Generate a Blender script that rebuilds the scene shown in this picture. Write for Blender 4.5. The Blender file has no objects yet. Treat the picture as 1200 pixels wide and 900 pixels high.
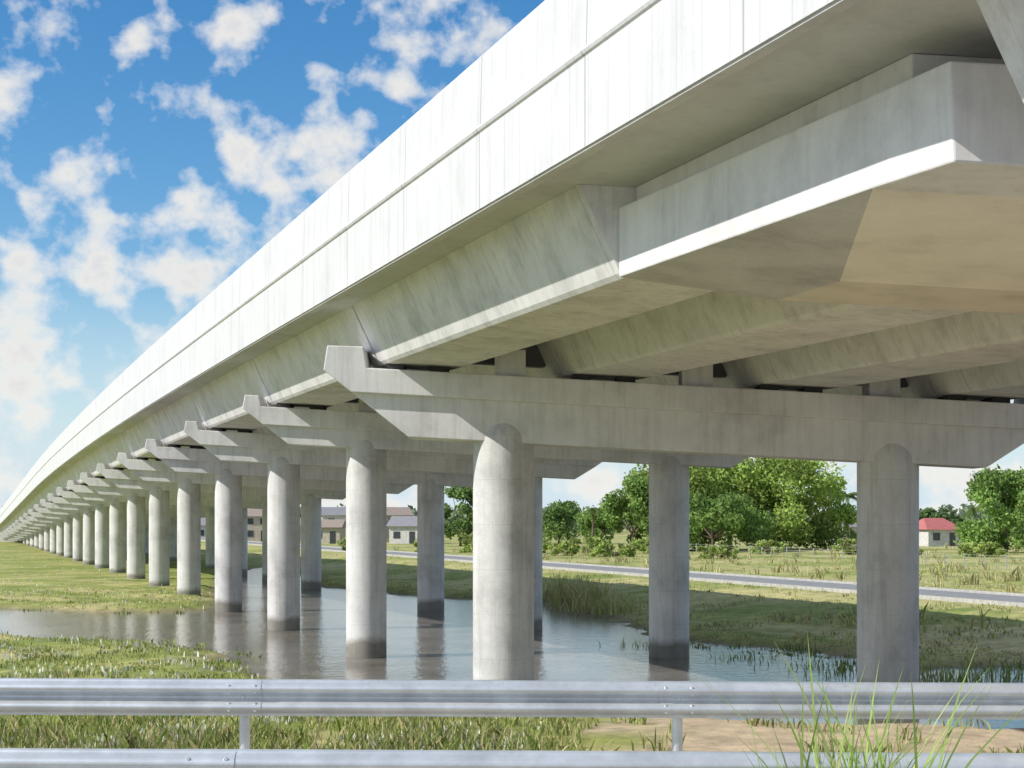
import bpy, math, random
import numpy as np
from mathutils import Vector
random.seed(7); RNG=np.random.default_rng(11)
sc=bpy.context.scene
sc.view_settings.view_transform='Standard'; sc.view_settings.look='None'; sc.view_settings.exposure=0
FP=2000.0; CH=5.0; HOR=610.0
def up(x,y,z=0.0):
    Y=FP*(CH-z)/(y-HOR); return ((x-600)*Y/FP,Y)
# ---------------- mesh helpers ----------------
def link(o,parent=None):
    sc.collection.objects.link(o)
    if parent: o.parent=parent
    return o
def empty(name,loc=(0,0,0)):
    e=bpy.data.objects.new(name,None); e.empty_display_size=.5; return link(e)
def mobj(name,v,f,mat,parent=None,smooth=False,recalc=True,bevel=0):
    me=bpy.data.meshes.new(name); me.from_pydata([tuple(map(float,p)) for p in v],[],f); me.update()
    if recalc:
        import bmesh
        bm=bmesh.new(); bm.from_mesh(me); bmesh.ops.recalc_face_normals(bm,faces=bm.faces); bm.to_mesh(me); bm.free()
    if smooth: me.polygons.foreach_set('use_smooth',[True]*len(me.polygons))
    if mat: me.materials.append(mat)
    o=bpy.data.objects.new(name,me); link(o,parent)
    if bevel:
        b=o.modifiers.new('b','BEVEL'); b.width=bevel; b.segments=2; b.limit_method='ANGLE'; b.angle_limit=math.radians(25)
    return o
class MB:
    def __init__(s): s.v=[]; s.f=[]
    def add(s,v,f):
        k=len(s.v); s.v+=list(v); s.f+=[tuple(i+k for i in q) for q in f]
    def box(s,x0,x1,y0,y1,z0,z1):
        s.add([(x0,y0,z0),(x1,y0,z0),(x1,y1,z0),(x0,y1,z0),(x0,y0,z1),(x1,y0,z1),(x1,y1,z1),(x0,y1,z1)],
              [(0,3,2,1),(4,5,6,7),(0,1,5,4),(1,2,6,5),(2,3,7,6),(3,0,4,7)])
    def cyl(s,p,q,r0,r1,n=8):
        p=Vector(p);q=Vector(q);d=(q-p).normalized();a=d.orthogonal().normalized();b=d.cross(a)
        v=[p+(a*math.cos(t)+b*math.sin(t))*r0 for t in [2*math.pi*i/n for i in range(n)]]
        v+=[q+(a*math.cos(t)+b*math.sin(t))*r1 for t in [2*math.pi*i/n for i in range(n)]]
        s.add(v,[(i,(i+1)%n,n+(i+1)%n,n+i) for i in range(n)]+[tuple(range(n))[::-1],tuple(range(n,2*n))])
    def obj(s,name,mat,parent=None,**k): return mobj(name,s.v,s.f,mat,parent,**k)
# ---------------- materials ----------------
def newmat(name):
    m=bpy.data.materials.new(name); m.use_nodes=True; nt=m.node_tree
    return m,nt,nt.nodes['Principled BSDF']
def N(nt,t,**k):
    n=nt.nodes.new(t)
    for a,b in k.items():
        if a in n.inputs: n.inputs[a].default_value=b
        else: setattr(n,a,b)
    return n
def ramp(nt,stops):
    r=nt.nodes.new('ShaderNodeValToRGB'); e=r.color_ramp.elements
    while len(e)<len(stops): e.new(.5)
    for i,(p,c) in enumerate(stops): e[i].position=p; e[i].color=(*c,1) if len(c)==3 else c
    return r
def mixc(nt,mode,fac,a,b):
    m=nt.nodes.new('ShaderNodeMix'); m.data_type='RGBA'; m.blend_type=mode
    for s,val in ((m.inputs[0],fac),(m.inputs[6],a),(m.inputs[7],b)):
        if isinstance(val,bpy.types.NodeSocket): nt.links.new(val,s)
        elif isinstance(val,(int,float)): s.default_value=val
        else: s.default_value=(*val,1)
    return m.outputs[2]
def concrete(name,col,streak=.5,joint=0,jf=.5,rings=0,wet=False,stain=.5,rough=.85,fine=.35):
    m,nt,b=newmat(name); L=nt.links.new
    geo=N(nt,'ShaderNodeNewGeometry'); pos=geo.outputs['Position']
    n1=N(nt,'ShaderNodeTexNoise',Scale=.7,Detail=6.0,Roughness=.65); L(pos,n1.inputs['Vector'])
    r1=ramp(nt,[(.3,tuple(c*(1-.28*stain) for c in col)),(.5,col),(.72,tuple(min(1,c*(1+.14*stain)) for c in col))]); L(n1.outputs[0],r1.inputs[0])
    mp=N(nt,'ShaderNodeMapping'); mp.inputs['Scale'].default_value=(2.6,2.6,.16); L(pos,mp.inputs['Vector'])
    n2=N(nt,'ShaderNodeTexNoise',Scale=1.6,Detail=5.0,Roughness=.7); L(mp.outputs[0],n2.inputs['Vector'])
    r2=ramp(nt,[(.33,(.66,.64,.61)),(.52,(1,1,1))]); L(n2.outputs[0],r2.inputs[0])
    c=mixc(nt,'MULTIPLY',streak,r1.outputs[0],r2.outputs[0])
    n3=N(nt,'ShaderNodeTexNoise',Scale=20.0,Detail=4.0,Roughness=.8); L(pos,n3.inputs['Vector'])
    r3=ramp(nt,[(.3,(.80,.79,.77)),(.6,(1,1,1))]); L(n3.outputs[0],r3.inputs[0])
    c=mixc(nt,'MULTIPLY',fine,c,r3.outputs[0])
    sep=N(nt,'ShaderNodeSeparateXYZ'); L(pos,sep.inputs[0])
    def groove(src,period,width,strength,c):
        d=N(nt,'ShaderNodeMath',operation='DIVIDE'); L(src,d.inputs[0]); d.inputs[1].default_value=period
        f=N(nt,'ShaderNodeMath',operation='FRACT'); L(d.outputs[0],f.inputs[0])
        g=N(nt,'ShaderNodeMath',operation='LESS_THAN'); L(f.outputs[0],g.inputs[0]); g.inputs[1].default_value=width/period
        s=N(nt,'ShaderNodeMath',operation='MULTIPLY'); L(g.outputs[0],s.inputs[0]); s.inputs[1].default_value=strength
        return mixc(nt,'MULTIPLY',s.outputs[0],c,(.5,.49,.47))
    if joint:
        c=groove(sep.outputs[1],joint*.95,.028,.4*jf,c); c=groove(sep.outputs[1],joint*6.3,.05,.9*jf,c)
    if rings: c=groove(sep.outputs[2],rings,.02,.22,c)
    if wet:
        nw=N(nt,'ShaderNodeMath',operation='MULTIPLY_ADD'); L(n1.outputs[0],nw.inputs[0]); nw.inputs[1].default_value=-.9; L(sep.outputs[2],nw.inputs[2])
        rw=ramp(nt,[(.0,(.34,.32,.27)),(.10,(.6,.58,.53)),(.28,(1,1,1))]); L(nw.outputs[0],rw.inputs[0])
        c=mixc(nt,'MULTIPLY',.9,c,rw.outputs[0])
    L(c,b.inputs['Base Color']); b.inputs['Roughness'].default_value=rough
    bp=N(nt,'ShaderNodeBump',Strength=.15,Distance=.02); L(n3.outputs[0],bp.inputs['Height']); L(bp.outputs[0],b.inputs['Normal'])
    return m
M_par=concrete('parapet_paint',(.62,.62,.625),streak=.3,joint=.85,jf=.85,stain=.3,rough=.7)
M_gir=concrete('girder_concrete',(.70,.69,.68),streak=.5,joint=2.4,stain=.85)
M_cap=concrete('cap_concrete',(.72,.71,.70),streak=.45,stain=.8)
M_blk=concrete('block_concrete',(.72,.71,.695),streak=.25,stain=.7)
M_cham=concrete('shade_tinted_chamfer',(.52,.515,.51),streak=.1,stain=1.0,fine=.7)  # darker grey paints the shade on the chamfer facets
M_beige=concrete('bounce_tinted_concrete',(.80,.745,.66),streak=.05,stain=.6)  # warm beige stands in for ground bounce on the sloped underside
M_beige2=concrete('shade_tinted_soffit',(.66,.60,.52),streak=.05,stain=.8)  # darker beige paints the shade of the flat bottom
M_col=concrete('column_concrete',(.65,.64,.625),streak=.5,rings=1.22,wet=True,stain=1.0,fine=.6)
M_slab=concrete('slab_concrete',(.56,.555,.55),streak=.2)
M_dia=concrete('diaphragm_gap_shade',(.16,.16,.17),streak=.2)  # darkened to paint the shade in the gaps between girders
M_dark=concrete('bearing_dark',(.05,.05,.05),streak=.2)
def simple(name,col,rough=.8,metal=0,var=.25,scale=3.0,bump=0):
    m,nt,b=newmat(name); L=nt.links.new
    g=N(nt,'ShaderNodeNewGeometry'); n=N(nt,'ShaderNodeTexNoise',Scale=scale,Detail=5.0,Roughness=.7); L(g.outputs['Position'],n.inputs['Vector'])
    r=ramp(nt,[(.3,tuple(c*(1-var) for c in col)),(.7,tuple(min(1,c*(1+var)) for c in col))]); L(n.outputs[0],r.inputs[0])
    L(r.outputs[0],b.inputs['Base Color']); b.inputs['Roughness'].default_value=rough; b.inputs['Metallic'].default_value=metal
    if bump:
        bp=N(nt,'ShaderNodeBump',Strength=bump,Distance=.02); L(n.outputs[0],bp.inputs['Height']); L(bp.outputs[0],b.inputs['Normal'])
    return m
def attrmat(name,scale=3.0,amt=.5,rough=.9,bump=0,transl=0,detail=8.0):
    m,nt,b=newmat(name); L=nt.links.new
    a=N(nt,'ShaderNodeAttribute',attribute_name='Col')
    g=N(nt,'ShaderNodeNewGeometry'); n=N(nt,'ShaderNodeTexNoise',Scale=scale,Detail=detail,Roughness=.75); L(g.outputs['Position'],n.inputs['Vector'])
    r=ramp(nt,[(.32,(.40,.43,.40)),(.5,(.85,.85,.8)),(.68,(1.35,1.3,1.2))]); L(n.outputs[0],r.inputs[0])
    c=mixc(nt,'MULTIPLY',amt,a.outputs['Color'],r.outputs[0])
    L(c,b.inputs['Base Color']); b.inputs['Roughness'].default_value=rough
    b.inputs['Specular IOR Level'].default_value=.2
    if bump:
        bp=N(nt,'ShaderNodeBump',Strength=bump,Distance=.15); L(n.outputs[0],bp.inputs['Height']); L(bp.outputs[0],b.inputs['Normal'])
    if transl:
        t=N(nt,'ShaderNodeBsdfTranslucent'); L(c,t.inputs['Color'])
        mx=N(nt,'ShaderNodeMixShader'); mx.inputs[0].default_value=transl
        L(b.outputs[0],mx.inputs[1]); L(t.outputs[0],mx.inputs[2]); L(mx.outputs[0],nt.nodes['Material Output'].inputs['Surface'])
    return m
M_ground=attrmat('ground_grass_soil',scale=1.3,amt=.75,bump=.5)
M_blade=attrmat('grass_blades',scale=.5,amt=.35,transl=.3,detail=2.0)
M_leaf=attrmat('tree_leaves',scale=.25,amt=.4,transl=.35,detail=2.0)
M_bark=simple('bark',(.16,.12,.09))
M_steel=simple('galvanised_steel',(.68,.70,.71),rough=.40,metal=.65,var=.16,scale=4.0,bump=.05)
M_asph=simple('asphalt',(.24,.24,.235),var=.2,scale=1.0)
M_white=simple('white_paint',(.8,.8,.78),var=.05)
M_post=simple('weathered_post',(.42,.41,.38),var=.15)
M_kerb=simple('kerb_concrete',(.42,.41,.38))
# ---------------- bridge ----------------
bridge=empty('concrete_bridge')
SL=.329
_kn=[-8,1,3,5,7,10,15,20,25,27,40]; _kv=[0,0,0,-.2,-.6,-1.5,-4.0,-6.5,-8.6,-8.9,-9.0]
def H(Y):
    n=(Y-47)/15.5+1
    return float(np.mean(np.interp(np.linspace(n-1.6,n+1.6,17),_kn,_kv)))
def W(Xr,Zr,Y): return (Xr-(Y-47)*SL, Y, Zr+H(Y))
def sweep(mb,prof,Ys):
    n=len(prof); v=[]
    for Y in Ys: v+=[W(x,z,Y) for x,z in prof]
    f=[]
    for j in range(len(Ys)-1):
        for i in range(n):
            f.append((j*n+i,j*n+(i+1)%n,(j+1)*n+(i+1)%n,(j+1)*n+i))
    f.append(tuple(range(n))); f.append(tuple(range((len(Ys)-1)*n,len(Ys)*n)))
    mb.add(v,f)
SE=.055
sof=lambda x:10.98-SE*(x+5.5)
gbt=lambda x:9.28-SE*(x+3.7)
YE=47+15.5*30
Ys=list(np.arange(-40,YE,3.875))
m=MB(); sweep(m,[(-5.2,sof(-5.2)),(15.3,sof(15.3)),(15.3,sof(15.3)+.26),(-5.2,sof(-5.2)+.26)],Ys); m.obj('deck_slab',M_slab,bridge)
def parap(x0,sg,zb,h=1.0):
    if h==1.0:
        P=[(0,0),(0,1.42),(-.04,1.45),(-.065,1.50),(-.04,1.55),(.02,1.58),(.05,2.88),(.09,2.93),(.27,2.93),(.30,2.88),(.30,0)]
    else: P=[(0,0),(0,1.32),(.03,1.36),(.27,1.36),(.30,1.32),(.30,0)]
    return [(x0+sg*a,zb+b) for a,b in P]
m=MB(); sweep(m,parap(-5.5,1,10.87),Ys); m.obj('parapet_outer',M_par,bridge)
m=MB(); sweep(m,parap(15.6,-1,10.87-SE*21.1,.5),Ys); m.obj('parapet_inner',M_par,bridge)  # unseen side, kept low to shorten its shadow on the bank
m=MB(); sweep(m,[(-5.46,10.83),(-5.24,10.83),(-5.24,10.868),(-5.46,10.868)],Ys); m.obj('drip_strip',M_slab,bridge)
# girders
GC=[-2.6,2.5,7.6,12.7]
m=MB(); dm=MB()
def gird(c,Ya,Yb):
    zo=-.004
    P=[(c-1.08,gbt(c-1.08)+.08),(c-1.0,gbt(c-1.0)),(c+1.0,gbt(c+1.0)),(c+1.08,gbt(c+1.08)+.08),(c+1.8,sof(c+1.8)+zo),(c-1.8,sof(c-1.8)+zo)]
    sweep(m,P,list(np.linspace(Ya,Yb,4)))
for c in GC:
    gird(c,-38,18.6)
    gird(c,30.03,46.92)
    for n in range(1,24):
        Ya=47+15.5*(n-1)+.08
        gird(c,Ya,Ya+15.34)
m.obj('girders',M_gir,bridge)
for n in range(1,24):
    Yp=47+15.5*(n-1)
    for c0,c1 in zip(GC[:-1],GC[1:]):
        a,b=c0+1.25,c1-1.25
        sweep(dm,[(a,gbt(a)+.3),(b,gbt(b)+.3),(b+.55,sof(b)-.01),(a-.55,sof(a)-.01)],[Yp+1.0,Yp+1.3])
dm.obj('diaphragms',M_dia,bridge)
# pier caps
cap=MB(); web=MB(); blk=MB(); ped=MB(); col=MB()
def lathe(mb,x,y,z0,z1,r,n=40):
    rings=[(r,z0),(r,z0+2),(r,z1-.02)]
    for i in range(1,9):
        a=i/9*math.pi/2; rings.append((r*math.cos(a),z1+r*math.sin(a)))
    v=[]
    for rr,z in rings: v+=[(x+rr*math.cos(2*math.pi*i/n),y+rr*math.sin(2*math.pi*i/n),z) for i in range(n)]
    f=[(j*n+i,j*n+(i+1)%n,(j+1)*n+(i+1)%n,(j+1)*n+i) for j in range(len(rings)-1) for i in range(n)]
    v.append((x,y,z1+r)); k=len(v)-1; j=(len(rings)-1)*n
    f+=[(j+i,j+(i+1)%n,k) for i in range(n)]
    mb.add(v,f)
def prism(mb,prof,Yp,ya,yb,hz,sh=0):
    n=len(prof); X0=-(Yp-47)*SL
    v=[(x+X0,Yp+ya,z+hz) for x,z in prof]+[(x+X0,Yp+yb,z+hz) for x,z in prof]
    mb.add(v,[tuple(range(n)),tuple(range(n,2*n))]+[(i,(i+1)%n,n+(i+1)%n,n+i) for i in range(n)])
def capat(n):
    Yp=47+15.5*(n-1); hz=H(Yp)
    tx=-5.0 if n==1 else -4.55; up_=0 if n==1 else .5
    ct=lambda x:8.93-SE*(x+.23)
    cb=lambda x:7.26+up_-.052*(x+2.8)
    C=5.05; R=lambda x:2*C-x
    i1=-4.02 if n==1 else -4.05
    tt=9.74-SE*(tx+5)-(0 if n==1 else .16)
    P=[(tx-.1,9.07),(tx,tt),(i1,tt-.03),(i1+.1,ct(i1+.1)),(R(i1)-.1,ct(R(i1)-.1)),(R(i1),tt-.03-SE*(R(i1)-i1)),(R(tx),tt-SE*(R(tx)-tx)),(R(tx)+.1,9.07-SE*(R(tx)-tx))]
    cx=lambda z:(tx-.1)+(9.07-z)*(2.3/1.81)
    zb=8.47; xb=cx(zb)
    P+= [(R(xb),zb-SE*(R(xb)-xb)),(xb,zb)]
    prism(cap,P,Yp,-.85,.85,hz)
    zl=cb(-2.8); xe=cx(zl)
    Q=[(xb+.03,zb+.25),(R(xb)-.03,zb+.25-SE*(R(xb)-xb)),(R(xb)-.03,zb-SE*(R(xb)-xb)-.02),(R(xe),cb(R(xe))),(xe,zl),(xb+.03,zb-.02)]
    prism(web,Q,Yp,-.66,.66,hz)
    r=.84 if n==1 else .74
    for cx_ in (-.235,10.35 if n==1 else 10.85):
        zc=cb(cx_)+hz-(.0 if n==1 else 0.02)
        if zc>0.2: lathe(col,cx_-(Yp-47)*SL,Yp,-1.2,zc,r)
    for g in (-.05,5.05,10.15):
        prism(ped,[(g-.42,ct(g)-.05),(g+.42,ct(g)-.05),(g+.42,ct(g)+.72),(g-.42,ct(g)+.72)],Yp,-.55,.45,hz)
    for c in GC:
        for dx in (-.6,.6):
            prism(blk,[(c+dx-.25,ct(c)-.08),(c+dx+.25,ct(c)-.08),(c+dx+.25,gbt(c+dx+.25)-.003),(c+dx-.25,gbt(c+dx-.25)-.003)],Yp,-.6,.6,hz)
for n in range(1,23): capat(n)
cap.obj('pier_caps',M_cap,bridge,bevel=.03); web.obj('pier_cap_webs',M_cap,bridge,bevel=.03)
ped.obj('shear_blocks',M_cap,bridge); blk.obj('bearings',M_dark,bridge)
# near wide portal block
Xc=lambda Y:5.05+(47-Y)*SL
def mir(p): 
    x=2*Xc(p[1])-p[0]; return (x,p[1],p[2]-SE*(x-p[0]))
A=[(1.875,30,9.275),(1.875,30,10.5),(5.15,20.1,10.42),(5.2,20.1,9.22),(4.58,21.8,9.235),(4.65,30,8.87),(5.3,27.6,8.87)]
B=[mir(p) for p in A]
o=7
F=[(0,1,2,3,4),(0,5,6,4),(o,o+4,o+3,o+2,o+1),(o,o+4,o+6,o+5),(5,0,1,o+1,o,o+5),
   (5,o+5,o+6,6),(6,o+6,o+4,4),(4,o+4,o+3,3),(3,o+3,o+2,2),(1,2,o+2,o+1)]
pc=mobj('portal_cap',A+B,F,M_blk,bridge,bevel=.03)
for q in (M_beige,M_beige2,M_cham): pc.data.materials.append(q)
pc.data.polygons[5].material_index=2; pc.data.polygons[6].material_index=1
for i in (1,3): pc.data.polygons[i].material_index=3  # tone per facet paints the light and shade of the block
U=[]
for Y in (29.97,21.4):
    xl=2.17+(30-Y)*.331; xr=2*Xc(Y)-xl; xrl=xl+(Y-47)*SL; xrr=xr+(Y-47)*SL
    U+=[(xl,Y,10.2),(xr,Y,9.3),(xr,Y,sof(xrr)-.004),(xl,Y,sof(xrl)-.004)]
mobj('portal_upstand',U,[(0,1,2,3),(4,5,6,7),(0,1,5,4),(1,2,6,5),(2,3,7,6),(3,0,4,7)],M_blk,bridge,bevel=.02)
for dx in (-2.9,2.9): lathe(col,Xc(25)+dx+.3,25,-.5,7.7+(-.15 if dx>0 else .1),1.15)
col.obj('columns',M_col,bridge,smooth=True)
m=MB(); Ya=[47+15.5*k for k in np.arange(21.6,29.5,.5)]
v=[];n=4
for Y in Ya:
    h=H(Y); a=W(-4.9,0,Y)[0]; b=W(15.0,0,Y)[0]
    v+=[(a,Y,-.5),(b,Y,-.5),(b,Y,h+sof(15)-.01),(a,Y,h+sof(-4.9)-.01)]
f=[(j*n+i,j*n+(i+1)%n,(j+1)*n+(i+1)%n,(j+1)*n+i) for j in range(len(Ya)-1) for i in range(n)]+[(0,1,2,3)]
m.add(v,f); m.obj('abutment',M_cap,bridge)
# ---------------- terrain ----------------
WP=[(-700,711),(0,714),(120,718),(225,717),(262,712),(258,690),(285,669),(320,664),(345,672),(372,688),(410,691),(470,698),(555,703),(640,706),(690,712),(715,728),(745,742),(800,752),(900,760),(985,768),(1012,782),(1080,786),(1250,778),(1600,775),(1600,858),(1250,858),(1000,852),(760,842),(600,835),(450,815),(335,802),(305,787),(255,778),(275,768),(200,757),(100,750),(0,747),(-700,742)]
WPw=np.array([up(*p) for p in WP])
def sdist(X,Y):
    P=np.stack([X,Y],-1); d=np.full(X.shape,1e9); ins=np.zeros(X.shape,bool); n=len(WPw)
    for i in range(n):
        a=WPw[i]; b=WPw[(i+1)%n]; ab=b-a
        t=np.clip(((P-a)@ab)/(ab@ab),0,1); q=P-(a+t[...,None]*ab); d=np.minimum(d,np.hypot(q[...,0],q[...,1]))
        c=((a[1]>Y)!=(b[1]>Y)); den=(b[1]-a[1]) if abs(b[1]-a[1])>1e-9 else 1e-9
        ins^= c & (X<(b[0]-a[0])*(Y-a[1])/den+a[0])
    return np.where(ins,-d,d)
def wob(X,Y,s,seed=0):
    return (np.sin(X*s*1.3+seed+1.7*np.sin(Y*s*.9+seed))+np.sin(Y*s*1.1+2.1*seed+1.3*np.sin(X*s*1.7))+np.sin((X+Y)*s*2.3+seed)*.5)/2.5
def ss(a,b,x): t=np.clip((x-a)/(b-a),0,1); return t*t*(3-2*t)
def rcoord(X,Y): return (X+.235+SL*(Y-47))*.95
def height(X,Y):
    d=sdist(X,Y)+wob(X,Y,1.1,3)*.7+wob(X,Y,3.1,1)*.3
    r=rcoord(X,Y)
    land=.22+.75*ss(20,31,r)+wob(X,Y,.5,2)*.07*(1-ss(28,31,r))+wob(X,Y,2.2,5)*.04
    land=np.where(np.abs(r-36.2)<4.5,.95,land)
    land=land*ss(45,60,Y)+(.28+wob(X,Y,.9,4)*.05)*(1-ss(45,60,Y))
    z=np.where(d>0,-.05+(land+.05)*ss(0,1.6,d),-.05-.9*ss(0,3,-d))
    near=np.where(Y<23.5,2.9*(1-ss(14.6,23,Y)),-9.)
    return np.maximum(z,near),d,r
def axis(segs):
    out=[]
    for a,b,s in segs: out+=list(np.arange(a,b,s))
    return np.array(out)
gx=np.concatenate([-np.geomspace(2600,150,14),axis([(-140,-32,2),(-32,36,.5),(36,110,2)]),np.geomspace(110,2600,16)])
gy=np.concatenate([axis([(-120,12,12),(13,140,.5),(140,420,3)]),np.geomspace(420,4500,26)])
GX,GY=np.meshgrid(gx,gy); Z,D,R=height(GX,GY)
def colour(X,Y,D,R):
    g1=np.array([.20,.26,.06]); g2=np.array([.36,.38,.12]); dry=np.array([.56,.49,.25]); soil=np.array([.56,.45,.33]); mud=np.array([.26,.21,.15])
    t=np.clip(.55+.55*wob(X,Y,.35,1)+.35*wob(X,Y,1.3,6),0,1)[...,None]
    c=g1*(1-t)+g2*t
    t2=(ss(-.5,.4,wob(X,Y,.22,8)+.5*wob(X,Y,1.7,2))*ss(14,22,R)*(.65+.35*ss(95,60,Y)))[...,None]; c=c*(1-t2)+dry*t2  # dry bank, also brightened to stand in for sun the deck blocks
    t3=(ss(.0,.7,wob(X,Y,.5,9)+.4*wob(X,Y,2.7,2))*ss(5,0,R)*.7)[...,None]; c=c*(1-t3)+dry*t3
    s=(ss(44,40,Y)*ss(1.0,3.5,X+1.2*wob(X,Y,.8,2)))[...,None]; c=c*(1-s)+soil*s
    s=(ss(22,17,Y))[...,None]; c=c*(1-s)+np.array([.42,.39,.34])*s
    m=(ss(1.5,.2,D)*.85*ss(43,46,Y))[...,None]; c=c*(1-m)+mud*m
    return c
C=colour(GX,GY,D,R)
ny,nx=GX.shape
idx=np.arange(ny*nx).reshape(ny,nx)
quads=np.stack([idx[:-1,:-1],idx[:-1,1:],idx[1:,1:],idx[1:,:-1]],-1).reshape(-1,4)
def npmesh(name,V,Fq,mat,cols=None,parent=None,smooth=False):
    me=bpy.data.meshes.new(name); k=Fq.shape[1]
    me.vertices.add(len(V)); me.vertices.foreach_set('co',V.astype(np.float32).ravel())
    me.loops.add(Fq.size); me.loops.foreach_set('vertex_index',Fq.astype(np.int32).ravel())
    me.polygons.add(len(Fq)); me.polygons.foreach_set('loop_start',np.arange(0,Fq.size,k,dtype=np.int32))
    me.update(calc_edges=True); me.validate()
    if smooth: me.polygons.foreach_set('use_smooth',np.ones(len(Fq),bool))
    if cols is not None:
        a=me.color_attributes.new('Col','FLOAT_COLOR','POINT')
        cc=np.concatenate([cols,np.ones((len(cols),1))],1).astype(np.float32); a.data.foreach_set('color',cc.ravel())
    me.materials.append(mat); o=bpy.data.objects.new(name,me); return link(o,parent)
npmesh('ground',np.stack([GX,GY,Z],-1).reshape(-1,3),quads,M_ground,C.reshape(-1,3),smooth=True)
# water
m,nt,b=newmat('river_water'); L=nt.links.new
b.inputs['Roughness'].default_value=.12; b.inputs['IOR'].default_value=1.33
g=N(nt,'ShaderNodeNewGeometry'); mp=N(nt,'ShaderNodeMapping'); mp.inputs['Scale'].default_value=(1,.45,1); L(g.outputs['Position'],mp.inputs[0])
n1=N(nt,'ShaderNodeTexNoise',Scale=2.6,Detail=4.0,Roughness=.6); L(mp.outputs[0],n1.inputs['Vector'])
n2=N(nt,'ShaderNodeTexNoise',Scale=.35,Detail=5.0,Roughness=.7); L(g.outputs['Position'],n2.inputs['Vector'])
r=ramp(nt,[(.35,(.15,.135,.11)),(.65,(.27,.245,.21))]); L(n2.outputs[0],r.inputs[0]); L(r.outputs[0],b.inputs['Base Color'])
bp=N(nt,'ShaderNodeBump',Strength=.35,Distance=.06); L(n1.outputs[0],bp.inputs['Height']); L(bp.outputs[0],b.inputs['Normal'])
mobj('water',[(-600,36,0),(600,36,0),(600,240,0),(-600,240,0)],[(0,1,2,3)],m,recalc=False)
# far road parallel with the bridge
def strip(name,r0,r1,z,mat,par=None,Y0=20,Y1=900):
    Yv=np.linspace(Y0,Y1,60); v=[];
    for Y in Yv:
        for r in (r0,r1): v.append((r/.95-.235-SL*(Y-47),Y,z))
    return mobj(name,v,[(2*i,2*i+1,2*i+3,2*i+2) for i in range(59)],mat,par,recalc=False)
road=empty('road'); strip('carriageway',33.4,39.0,1.03,M_asph,road,46)
strip('edge_line_1',33.7,33.85,1.045,M_white,road,46); strip('edge_line_2',38.55,38.7,1.045,M_white,road,46)
mk=MB()
for r in (33.1,39.05):
    v=[];Yv=np.linspace(46,900,60)
    for Y in Yv:
        x=r/.95-.235-SL*(Y-47); v+=[(x,Y,.8),(x+.25,Y,.8),(x+.25,Y,1.15),(x,Y,1.15)]
    mk.add(v,[(j*4+i,j*4+(i+1)%4,(j+1)*4+(i+1)%4,(j+1)*4+i) for j in range(59) for i in range(4)])
mk.obj('kerbs',M_kerb,road)
mobj('pavement',[(-80,-40,2.93),(80,-40,2.93),(80,9.2,2.93),(-80,9.2,2.93)],[(0,1,2,3)],M_kerb,recalc=False)
# ---------------- grass blades ----------------
def blades(name,n,xr,yr,h,w,cols,spread=None,cond=None,mat=M_blade,lean=.7,clump=None,zmin=.03):
    Y=1/RNG.uniform(1/yr[1],1/yr[0],n)
    X=RNG.uniform(xr[0],xr[1],n)*(Y if spread else 1)
    if clump is not None:
        k=n//clump; X=np.repeat(X[:k],clump); Y=np.repeat(Y[:k],clump)
        X=X+RNG.normal(0,.2,len(X)); Y=Y+RNG.normal(0,.3,len(Y))
    Zz,Dd,Rr=height(X,Y); ok=(Zz>zmin)&(np.abs(Rr-36.2)>3.4)
    if cond is not None: ok&=cond(X,Y,Dd,Rr)
    X,Y,Zz=X[ok],Y[ok],np.maximum(Zz[ok],-.03); n=len(X)
    if n==0: return
    sc_=RNG.uniform(.4,1.25,n)*(1+.5*wob(X,Y,.7,3)); hh=h*sc_; ww=w*RNG.uniform(.6,1.3,n)
    a=RNG.uniform(0,2*math.pi,n); b=RNG.uniform(0,2*math.pi,n); le=RNG.uniform(0,lean,n)*hh
    dx,dy=np.cos(a)*ww/2,np.sin(a)*ww/2
    p0=np.stack([X-dx,Y-dy,Zz-.02],-1); p1=np.stack([X+dx,Y+dy,Zz-.02],-1)
    m1=np.stack([X+dx*.8+np.cos(b)*le*.4,Y+dy*.8+np.sin(b)*le*.4,Zz+hh*.6],-1); m0=m1-np.stack([dx*1.6,dy*1.6,0*dx],-1)
    t=np.stack([X+np.cos(b)*le*1.3,Y+np.sin(b)*le*1.3,Zz+hh],-1)
    V=np.stack([p0,p1,m1,t,m0],1).reshape(-1,3); Fq=np.arange(5*n).reshape(n,5)
    cols=np.array(cols); ci=RNG.integers(0,len(cols),n); cc=cols[ci]*RNG.uniform(.75,1.25,(n,1))*(1+.25*wob(X,Y,.4,7))[:,None]
    cc=np.repeat(cc,5,0)
    return npmesh(name,V,Fq,mat,cc)
G=[(.20,.29,.07),(.27,.35,.09),(.36,.40,.13),(.23,.31,.07),(.42,.42,.19)]
DRY=[(.54,.47,.24),(.46,.45,.19),(.38,.41,.15),(.56,.51,.32)]
blades('grass',80000,(-.36,.1),(33,120),.13,.045,G+DRY[:2],spread=True,clump=5,cond=lambda X,Y,D,R:(R<14)&~((X>1.5)&(Y<44))&(wob(X,Y,.8,4)>-.4))
blades('grass',36000,(-.2,.45),(50,240),.15,.07,G[2:]+DRY+DRY,spread=True,clump=5,cond=lambda X,Y,D,R:(R>12)&(wob(X,Y,.5,4)>-.3))  # dry mix on right bank, lightened to offset the deck shadow
blades('dry_grass',9000,(-.1,.42),(70,260),.6,.09,DRY,spread=True,clump=12,cond=lambda X,Y,D,R:(R>41)|((R>22)&(R<26)&(Y<80)))
blades('bank_weeds',18000,(-.36,.32),(27,43),.34,.04,G+DRY,spread=True,clump=8,cond=lambda X,Y,D,R:(X<1.5)|(wob(X,Y,1.2,3)>.5))
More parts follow.
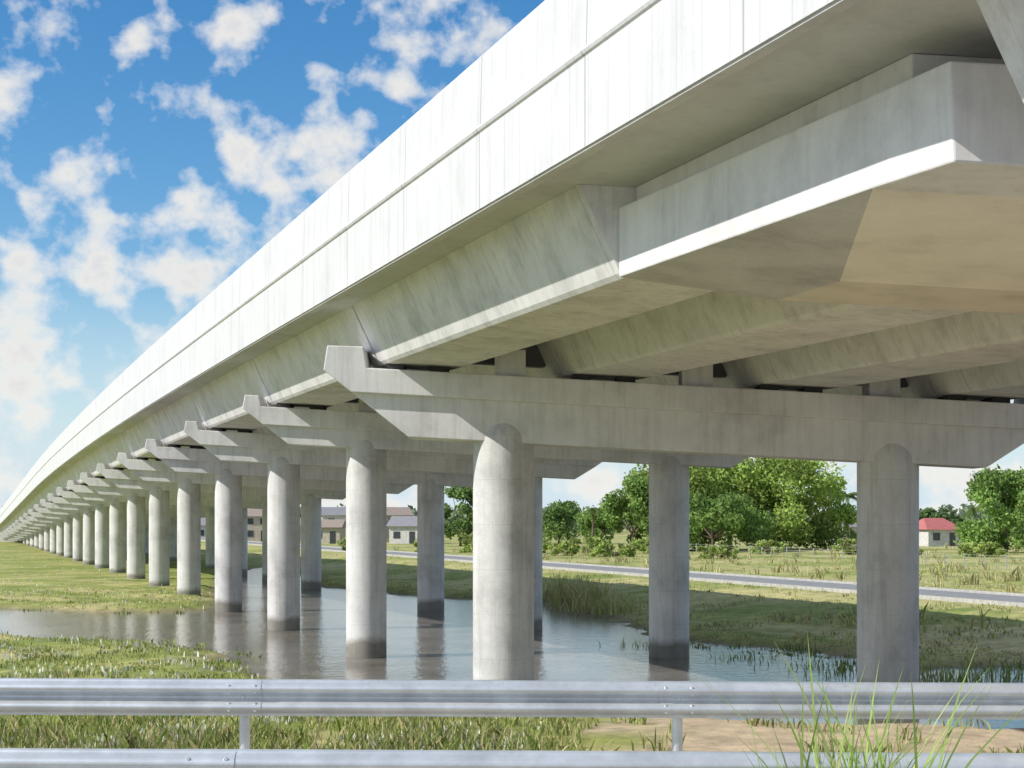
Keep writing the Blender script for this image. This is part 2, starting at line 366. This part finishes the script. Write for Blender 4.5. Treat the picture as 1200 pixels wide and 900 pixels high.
blades('white_flowers',7500,(-.38,.02),(34,230),.18,.08,[(.78,.78,.72),(.68,.70,.62)],spread=True,lean=.2,cond=lambda X,Y,D,R:(R<3)&(wob(X,Y,.6,2)>-.1))
blades('water_plants',26000,(-.34,.36),(44,95),.16,.08,G,spread=True,clump=14,zmin=-.6,cond=lambda X,Y,D,R:(D<.4)&(D>-2.6)&(wob(X,Y,.9,6)>-.1)&((X>6)|(X<-9)))
def tuft(name,x,y,z,n,h,w,spr,cols,lean=.7,seg=5):
    V=[];Fq=[];cc=[]
    for i in range(n):
        bx=x+random.gauss(0,spr);by=y+random.gauss(0,spr);a=random.uniform(0,6.28);hh=h*random.uniform(.4,1.1);le=random.uniform(.1,lean)*hh
        wa=random.uniform(0,6.28);c=random.choice(cols);s=random.uniform(.75,1.25)
        k=len(V)
        for j in range(seg+1):
            t=j/seg;ww=w*(1-t)**.6*.5+.0005
            px=bx+math.cos(a)*le*t*t;py=by+math.sin(a)*le*t*t;pz=z+hh*(t-.28*(le/hh)*t*t*t)
            V+=[(px-math.cos(wa)*ww,py-math.sin(wa)*ww,pz),(px+math.cos(wa)*ww,py+math.sin(wa)*ww,pz)]; cc+=[[q*s for q in c]]*2
        for j in range(seg): Fq.append((k+2*j,k+2*j+1,k+2*j+3,k+2*j+2))
    return npmesh(name,np.array(V),np.array(Fq),M_blade,np.array(cc))
for px,py,nn,hh in ((668,704,420,1.9),(690,710,380,1.7),(712,716,250,1.2),(640,700,200,1.3)):
    X,Y=up(px,py,.2); tuft('reed_clump',X,Y,.1,nn,hh,.07,.9,DRY+[G[2]])
for px,py,nn,hh in ((1020,792,120,.6),(960,782,70,.45),(1110,800,160,.6),(1180,795,150,.6),(880,772,60,.4),(770,757,80,.4),(1060,790,120,.5)):
    X,Y=up(px,py,.0); tuft('reed_clump',X,Y,-.05,nn,hh,.04,.9,G)
TGc=[(.26,.40,.09),(.34,.48,.13),(.44,.48,.20)]
tuft('tall_grass',1.82,8.9,2.6,110,1.75,.026,.13,TGc,lean=.5,seg=7)
tuft('tall_grass',1.58,9.0,2.7,60,1.4,.020,.12,TGc,lean=.5,seg=7)
tuft('tall_grass',2.02,9.0,2.7,50,1.4,.020,.10,TGc,lean=.5,seg=7)
# ---------------- guardrails ----------------
def guardrail(Y,ztop,posts,x0=-14,x1=14,slope=-.005):
    e=empty('guardrail'); zc=ztop-.155
    prof=[]
    for i in range(25):
        t=i/24; z=(t-.5)*.31
        y=-.083*(.5-.5*math.cos(4*math.pi*t))**.8
        if i in(0,24): y=-.012
        prof.append((y,z))
    def beam(a,b,off,nm):
        v=[]; xs=np.linspace(a,b,max(2,int((b-a)/1)))
        for x in xs:
            for y,z in prof: v.append((x,Y+y+off,zc+z+slope*x))
        n=len(prof); f=[(j*n+i,(j+1)*n+i,(j+1)*n+i+1,j*n+i+1) for j in range(len(xs)-1) for i in range(n-1)]
        mobj(nm,v,f,M_steel,e,smooth=True,recalc=False)
    P=[x0]+[p for p in posts if x0<p<x1]+[x1]
    for i in range(len(P)-1):
        beam(P[i]-.16,P[i+1]+.16,-.008*(i%2),'w_beam')
    mb=MB()
    for p in posts:
        mb.cyl((p,Y+.08,2.2),(p,Y+.08,ztop-.03+slope*p),.045,.045,14)
        mb.box(p-.05,p+.05,Y+.002,Y+.075,zc-.11,zc+.11)
    mb.obj('posts',M_steel,e)
    bo=MB()
    for i,p in enumerate(posts):
        for dx in (-.11,.11):
            for dz in (-.105,-.045,.045,.105):
                zz=zc+dz+slope*p; yy=Y-.083*(.5-.5*math.cos(4*math.pi*((dz/.31)+.5)))**.8-.008
                bo.cyl((p+dx,yy,zz),(p+dx,yy-.012,zz),.014,.010,8)
        bo.cyl((p,Y-.006,zc+slope*p),(p,Y-.025,zc+slope*p),.02,.014,8)
    bo.obj('bolts',M_steel,e)
sY=14.4/2000
guardrail(14.4,CH-(797-610)*sY,[(285-600)*sY+3.67*k for k in range(-3,5)],-16,16,-.005)
sY=10/2000.
guardrail(10.0,CH-(879-610)*sY,[(245-600)*sY+3.67*k for k in range(-3,5)],-14,14,-.005)
# ---------------- trees ----------------
def tree(name,X,Y,z,h,w,cols,seed=0,leaf=.42,nleaf=5200,low=.12):
    rs=np.random.default_rng(seed); rr=random.Random(seed)
    e=empty(name); tb=MB()
    tb.cyl((X,Y,z-.2),(X+.1,Y,z+h*.45),h*.03,h*.018,8)
    lobes=[]
    for i in range(30):
        a=rr.uniform(0,6.283); t=rr.random(); zz=low+(1-low)*rr.random()**.9
        rad=(w/2)*math.sqrt(max(.08,1-((zz-.45)/.62)**2))
        q=rad*(.35+.55*t)
        r=rr.uniform(.10,.21)*min(w,h*1.3)
        lobes.append((X+math.cos(a)*q,Y+math.sin(a)*q,z+min(zz*h,h-r*.7),r))
    for lx,ly,lz,r in lobes[::3]: tb.cyl((X,Y,z+h*.22),(lx,ly,lz),h*.012,.03,5)
    tb.obj('trunk_and_limbs',M_bark,e)
    k=nleaf//len(lobes); P=[];S=[]
    for lx,ly,lz,r in lobes:
        d=rs.normal(size=(k,3)); d/=np.linalg.norm(d,axis=1)[:,None]
        rad=r*(.45+.7*rs.random((k,1))**.6)
        bump=1+.3*np.sin(d[:,:1]*7+lx)*np.sin(d[:,1:2]*6+ly)*np.sin(d[:,2:]*8)
        P.append(np.array([lx,ly,lz])+d*rad*bump*np.array([1,1,.8])); S.append(np.full(k,rs.uniform(.7,1.25)))
    P=np.concatenate(P); S=np.concatenate(S); n=len(P)
    P[:,2]=np.maximum(P[:,2],z+.1)
    u=rs.normal(size=(n,3)); u/=np.linalg.norm(u,axis=1)[:,None]
    v=np.cross(u,rs.normal(size=(n,3))); v/=np.linalg.norm(v,axis=1)[:,None]
    s=leaf*rs.uniform(.5,1.3,(n,1))
    V=np.stack([P-u*s,P+v*s*.55,P+u*s,P-v*s*.55],1).reshape(-1,3)
    cc=np.array(cols)[rs.integers(0,len(cols),n)]*S[:,None]*rs.uniform(.75,1.25,(n,1))
    npmesh('foliage',V,np.arange(4*n).reshape(n,4),M_leaf,np.repeat(cc,4,0),e)
TG=[(.18,.30,.08),(.24,.37,.10),(.30,.42,.12)]
TL=[(.37,.49,.12),(.43,.53,.16),(.29,.42,.09)]
TD=[(.14,.22,.09),(.18,.27,.10)]
def tpx(name,x,ytop,w,Y,cols,seed,nleaf=5200,leaf=.28,low=.12):
    s=Y/FP; yb=HOR+(CH-1)/s; tree(name,(x-600)*s,Y,1.0,(yb-ytop)*s,w*s,cols,seed,leaf,nleaf,low)
tpx('tree',742,562,70,226,TG,1,7500)
tpx('tree',792,534,115,232,TL,2,13000)
tpx('tree',855,530,135,240,TL,3,14000)
tpx('tree',915,532,130,236,TL,4,13000)
tpx('tree',962,558,85,242,TL,5,8000)
tpx('tree',835,580,160,222,TG,6,11000,low=.02)
tpx('tree',1178,553,108,215,TG,7,12000)
tpx('tree',1215,575,60,205,TG,8,5000)
tpx('tree',655,588,56,300,TD+TG,9,4500)
tpx('tree',702,596,54,290,TG,10,4500)
tpx('tree',540,571,54,270,TD+TG,11,6500)
tpx('tree',1100,596,60,420,TD,12,3000,.6)
tpx('tree',1045,604,60,440,TD,13,3000,.6)
for i,(x,yt,w,Y) in enumerate([(560,625,60,215),(620,628,50,210),(1000,632,50,200),(1150,636,60,190),(900,634,50,205),(690,630,60,215),(760,632,60,210),(1060,636,50,200),(500,632,44,215),(415,630,40,225),(720,636,70,190),(650,637,60,195),(840,640,60,180)]):
    s=Y/FP; tree('bush',(x-600)*s,Y,1.0,(HOR+4/s-yt)*s,w*s,TL+[(.50,.50,.24)],40+i,.20,2200,.0)
def treeline():
    rs=np.random.default_rng(5); P=[];
    for i in range(420):
        x=rs.uniform(-230,420); Y=rs.uniform(480,620); h=rs.uniform(4,10); r=rs.uniform(4,9)
        if rs.random()<.25: continue
        k=90; d=rs.normal(size=(k,3)); d/=np.linalg.norm(d,axis=1)[:,None]
        P.append(np.array([x,Y,1+h*.5])+d*np.array([r,r,h*.5])*(.6+.4*rs.random((k,1))))
    P=np.concatenate(P); n=len(P); u=rs.normal(size=(n,3)); u/=np.linalg.norm(u,axis=1)[:,None]
    v=np.cross(u,rs.normal(size=(n,3))); v/=np.linalg.norm(v,axis=1)[:,None]; s=rs.uniform(.7,1.7,(n,1))
    V=np.stack([P-u*s,P+v*s*.6,P+u*s,P-v*s*.6],1).reshape(-1,3)
    cc=np.array([(.20,.26,.17),(.23,.29,.19),(.26,.32,.21)])[rs.integers(0,3,n)]
    npmesh('distant_treeline',V,np.arange(4*n).reshape(n,4),M_leaf,np.repeat(cc,4,0))
treeline()
def palm(x,ytop,Y,seed):
    s=Y/FP; X=(x-600)*s; h=(HOR+4/s-ytop)*s; rr=random.Random(seed); e=empty('palm_tree'); tb=MB()
    for i in range(6):
        tb.cyl((X+.25*math.sin(i*.4),Y,1+h*.85*i/6),(X+.25*math.sin((i+1)*.4),Y,1+h*.85*(i+1)/6),.2-.015*i,.185-.015*i,8)
    tb.obj('trunk',M_bark,e); V=[];Fq=[];cc=[]
    tx=X+.25*math.sin(2.4)
    for i in range(22):
        a=rr.uniform(0,6.28); L_=h*rr.uniform(.24,.34); elv=rr.uniform(-.2,1.1)
        pts=[]
        for j in range(9):
            t=j/8; pts.append(Vector((tx+math.cos(a)*L_*t*math.cos(elv*(1-t*.4)),Y+math.sin(a)*L_*t*math.cos(elv*(1-t*.4)),1+h*.85+L_*(math.sin(elv)*t-.75*t*t))))
        for j in range(8):
            for q in range(2):
                p=pts[j].lerp(pts[j+1],q*.5)
                for sg in (-1,1):
                    d=Vector((-math.sin(a)*sg,math.cos(a)*sg,-.7))*(L_*.22*(1-.5*j/8)); k=len(V)
                    f=(pts[j+1]-pts[j])*.5
                    V+=[tuple(p),tuple(p+f),tuple(p+d+f*.8)]; Fq.append((k,k+1,k+2)); cc+=[(.14,.21,.06)]*3
    npmesh('fronds',np.array(V),np.array(Fq),M_leaf,np.array(cc),e)
palm(693,590,250,1); palm(992,570,260,2); palm(668,600,330,3); palm(1140,590,330,4)
# ---------------- houses ----------------
M_wallw=simple('wall_white',(.58,.56,.53)); M_wally=simple('wall_cream',(.5,.44,.34)); M_rr=simple('roof_red',(.42,.13,.12)); M_rg=simple('roof_grey',(.24,.24,.25)); M_rb=simple('roof_brown',(.30,.24,.20))
M_glass=simple('window_dark',(.06,.065,.07),rough=.2)
def house(X,Y,w,d,h,rh,wm,rm,rot=0,hip=False):
    e=empty('house'); e.location=(X,Y,1.0); e.rotation_euler=(0,0,rot)
    mb=MB(); mb.box(-w/2,w/2,-d/2,d/2,-.5,h); mb.obj('walls',wm,e)
    o=.5; i=w*.28 if hip else 0
    v=[(-w/2-o,-d/2-o,h),(w/2+o,-d/2-o,h),(w/2+o,d/2+o,h),(-w/2-o,d/2+o,h),(-w/2-o+i,0,h+rh),(w/2+o-i,0,h+rh)]
    mobj('roof',v,[(0,1,5,4),(2,3,4,5),(1,2,5),(3,0,4),(0,3,2,1)],rm,e)
    mb=MB(); n=max(2,int(w/3))
    for k in range(n):
        x=-w/2+w*(k+.5)/n
        if k==n//2: mb.box(x-.5,x+.5,-d/2-.06,-d/2+.02,0,2.1)
        else: mb.box(x-.6,x+.6,-d/2-.06,-d/2+.02,.9,2.1)
        if h>4.5: mb.box(x-.6,x+.6,-d/2-.06,-d/2+.02,3.3,4.4)
    mb.obj('windows_and_door',M_glass,e)
def hpx(x,Y,*a,**k): house((x-600)*Y/FP,Y,*a,**k)
hpx(1094,270,5.5,7,2.6,1.8,M_wallw,M_rr,.25,hip=True)
hpx(1072,300,4,7,2.8,1.2,M_wallw,M_rg,-.1)
hpx(1002,270,6,6,3.0,1.6,M_wallw,M_rg,.2)
hpx(480,300,5.5,7,3.0,1.8,M_wallw,M_rg,-.2)
hpx(462,330,5,7,5.0,1.6,M_wally,M_rb,.3)
hpx(438,320,4,6,3.0,1.4,M_wallw,M_rb,0)
hpx(398,330,7,8,5.0,1.6,M_wallw,M_rg,.15)
hpx(385,300,5,5,2.8,1.4,M_wally,M_rb,-.1)
hpx(346,340,6,7,3,1.6,M_wallw,M_rg,.3)
hpx(302,330,5,7,4.8,1.6,M_wally,M_rb,.1,hip=True)
hpx(246,350,6,7,3,1.6,M_wallw,M_rg,.1)
# ---------------- fence ----------------
fe=empty('wire_fence'); mb=MB(); wr=MB(); prev=None
for k in range(30):
    t=k/29; Y=215+(118-215)*t; X=22+(47-22)*t
    mb.box(X-.045,X+.045,Y-.045,Y+.045,.8,2.1+.1*math.sin(k*2.3))
    if prev:
        for zz in (1.4,1.8,2.05): wr.cyl((prev[0],prev[1],zz),(X,Y,zz),.012,.012,4)
    prev=(X,Y)
mb.obj('posts',M_post,fe); wr.obj('wires',M_post,fe)
# ---------------- light & sky ----------------
sd=Vector((-.95,-.31,0)).normalized(); el=math.radians(38)
S=Vector((sd.x*math.cos(el),sd.y*math.cos(el),math.sin(el)))
ld=bpy.data.lights.new('sun','SUN'); ld.energy=5.0; ld.angle=math.radians(.5); ld.color=(1,.96,.90)
lo=bpy.data.objects.new('sun',ld); link(lo); lo.rotation_euler=S.to_track_quat('Z','Y').to_euler()
w=bpy.data.worlds.new('World'); sc.world=w; w.use_nodes=True; nt=w.node_tree; L=nt.links.new
bg=nt.nodes['Background']; bg.inputs['Strength'].default_value=.15
sky=nt.nodes.new('ShaderNodeTexSky'); sky.sky_type='NISHITA'; sky.sun_disc=False; sky.sun_elevation=el; sky.sun_rotation=math.atan2(sd.x,sd.y)
sky.dust_density=.3; sky.ozone_density=3.0; sky.air_density=1.0
hs=N(nt,'ShaderNodeHueSaturation',Saturation=1.35,Value=.9); L(sky.outputs[0],hs.inputs['Color'])
tc=N(nt,'ShaderNodeTexCoord'); sp=N(nt,'ShaderNodeSeparateXYZ'); L(tc.outputs['Generated'],sp.inputs[0])
rh=ramp(nt,[(.0,(.95,.95,.95)),(.04,(.7,.7,.7)),(.14,(0,0,0))]); L(sp.outputs[2],rh.inputs[0])
base=mixc(nt,'MIX',rh.outputs[0],hs.outputs[0],(4.3,5.3,6.1))
mp=N(nt,'ShaderNodeMapping'); mp.inputs['Scale'].default_value=(1,1,1.15); L(tc.outputs['Generated'],mp.inputs[0])
n1=N(nt,'ShaderNodeTexNoise',Scale=27.0,Detail=6.0,Roughness=.52,Distortion=.05); L(mp.outputs[0],n1.inputs['Vector'])
n2=N(nt,'ShaderNodeTexNoise',Scale=7.0,Detail=1.0); L(mp.outputs[0],n2.inputs['Vector'])
a=N(nt,'ShaderNodeMath',operation='MULTIPLY_ADD'); L(n2.outputs[0],a.inputs[0]); a.inputs[1].default_value=.38; L(n1.outputs[0],a.inputs[2])
rf=ramp(nt,[(.655,(0,0,0)),(.74,(.55,.55,.55)),(.83,(.95,.95,.95))]); L(a.outputs[0],rf.inputs[0])
rc=ramp(nt,[(.655,(5.2,5.5,6.0)),(.78,(6.2,6.0,5.6)),(.90,(5.0,5.0,5.1))]); L(a.outputs[0],rc.inputs[0])
c=mixc(nt,'MIX',rf.outputs[0],base,rc.outputs[0])
L(c,bg.inputs['Color'])
# ---------------- camera ----------------
cd=bpy.data.cameras.new('camera'); cd.sensor_width=36; cd.lens=60; cd.shift_y=(HOR-450)/1200; cd.clip_end=8000; cd.clip_start=.1
co=bpy.data.objects.new('camera',cd); link(co); co.location=(0,0,CH); co.rotation_euler=(math.pi/2,0,0); sc.camera=co
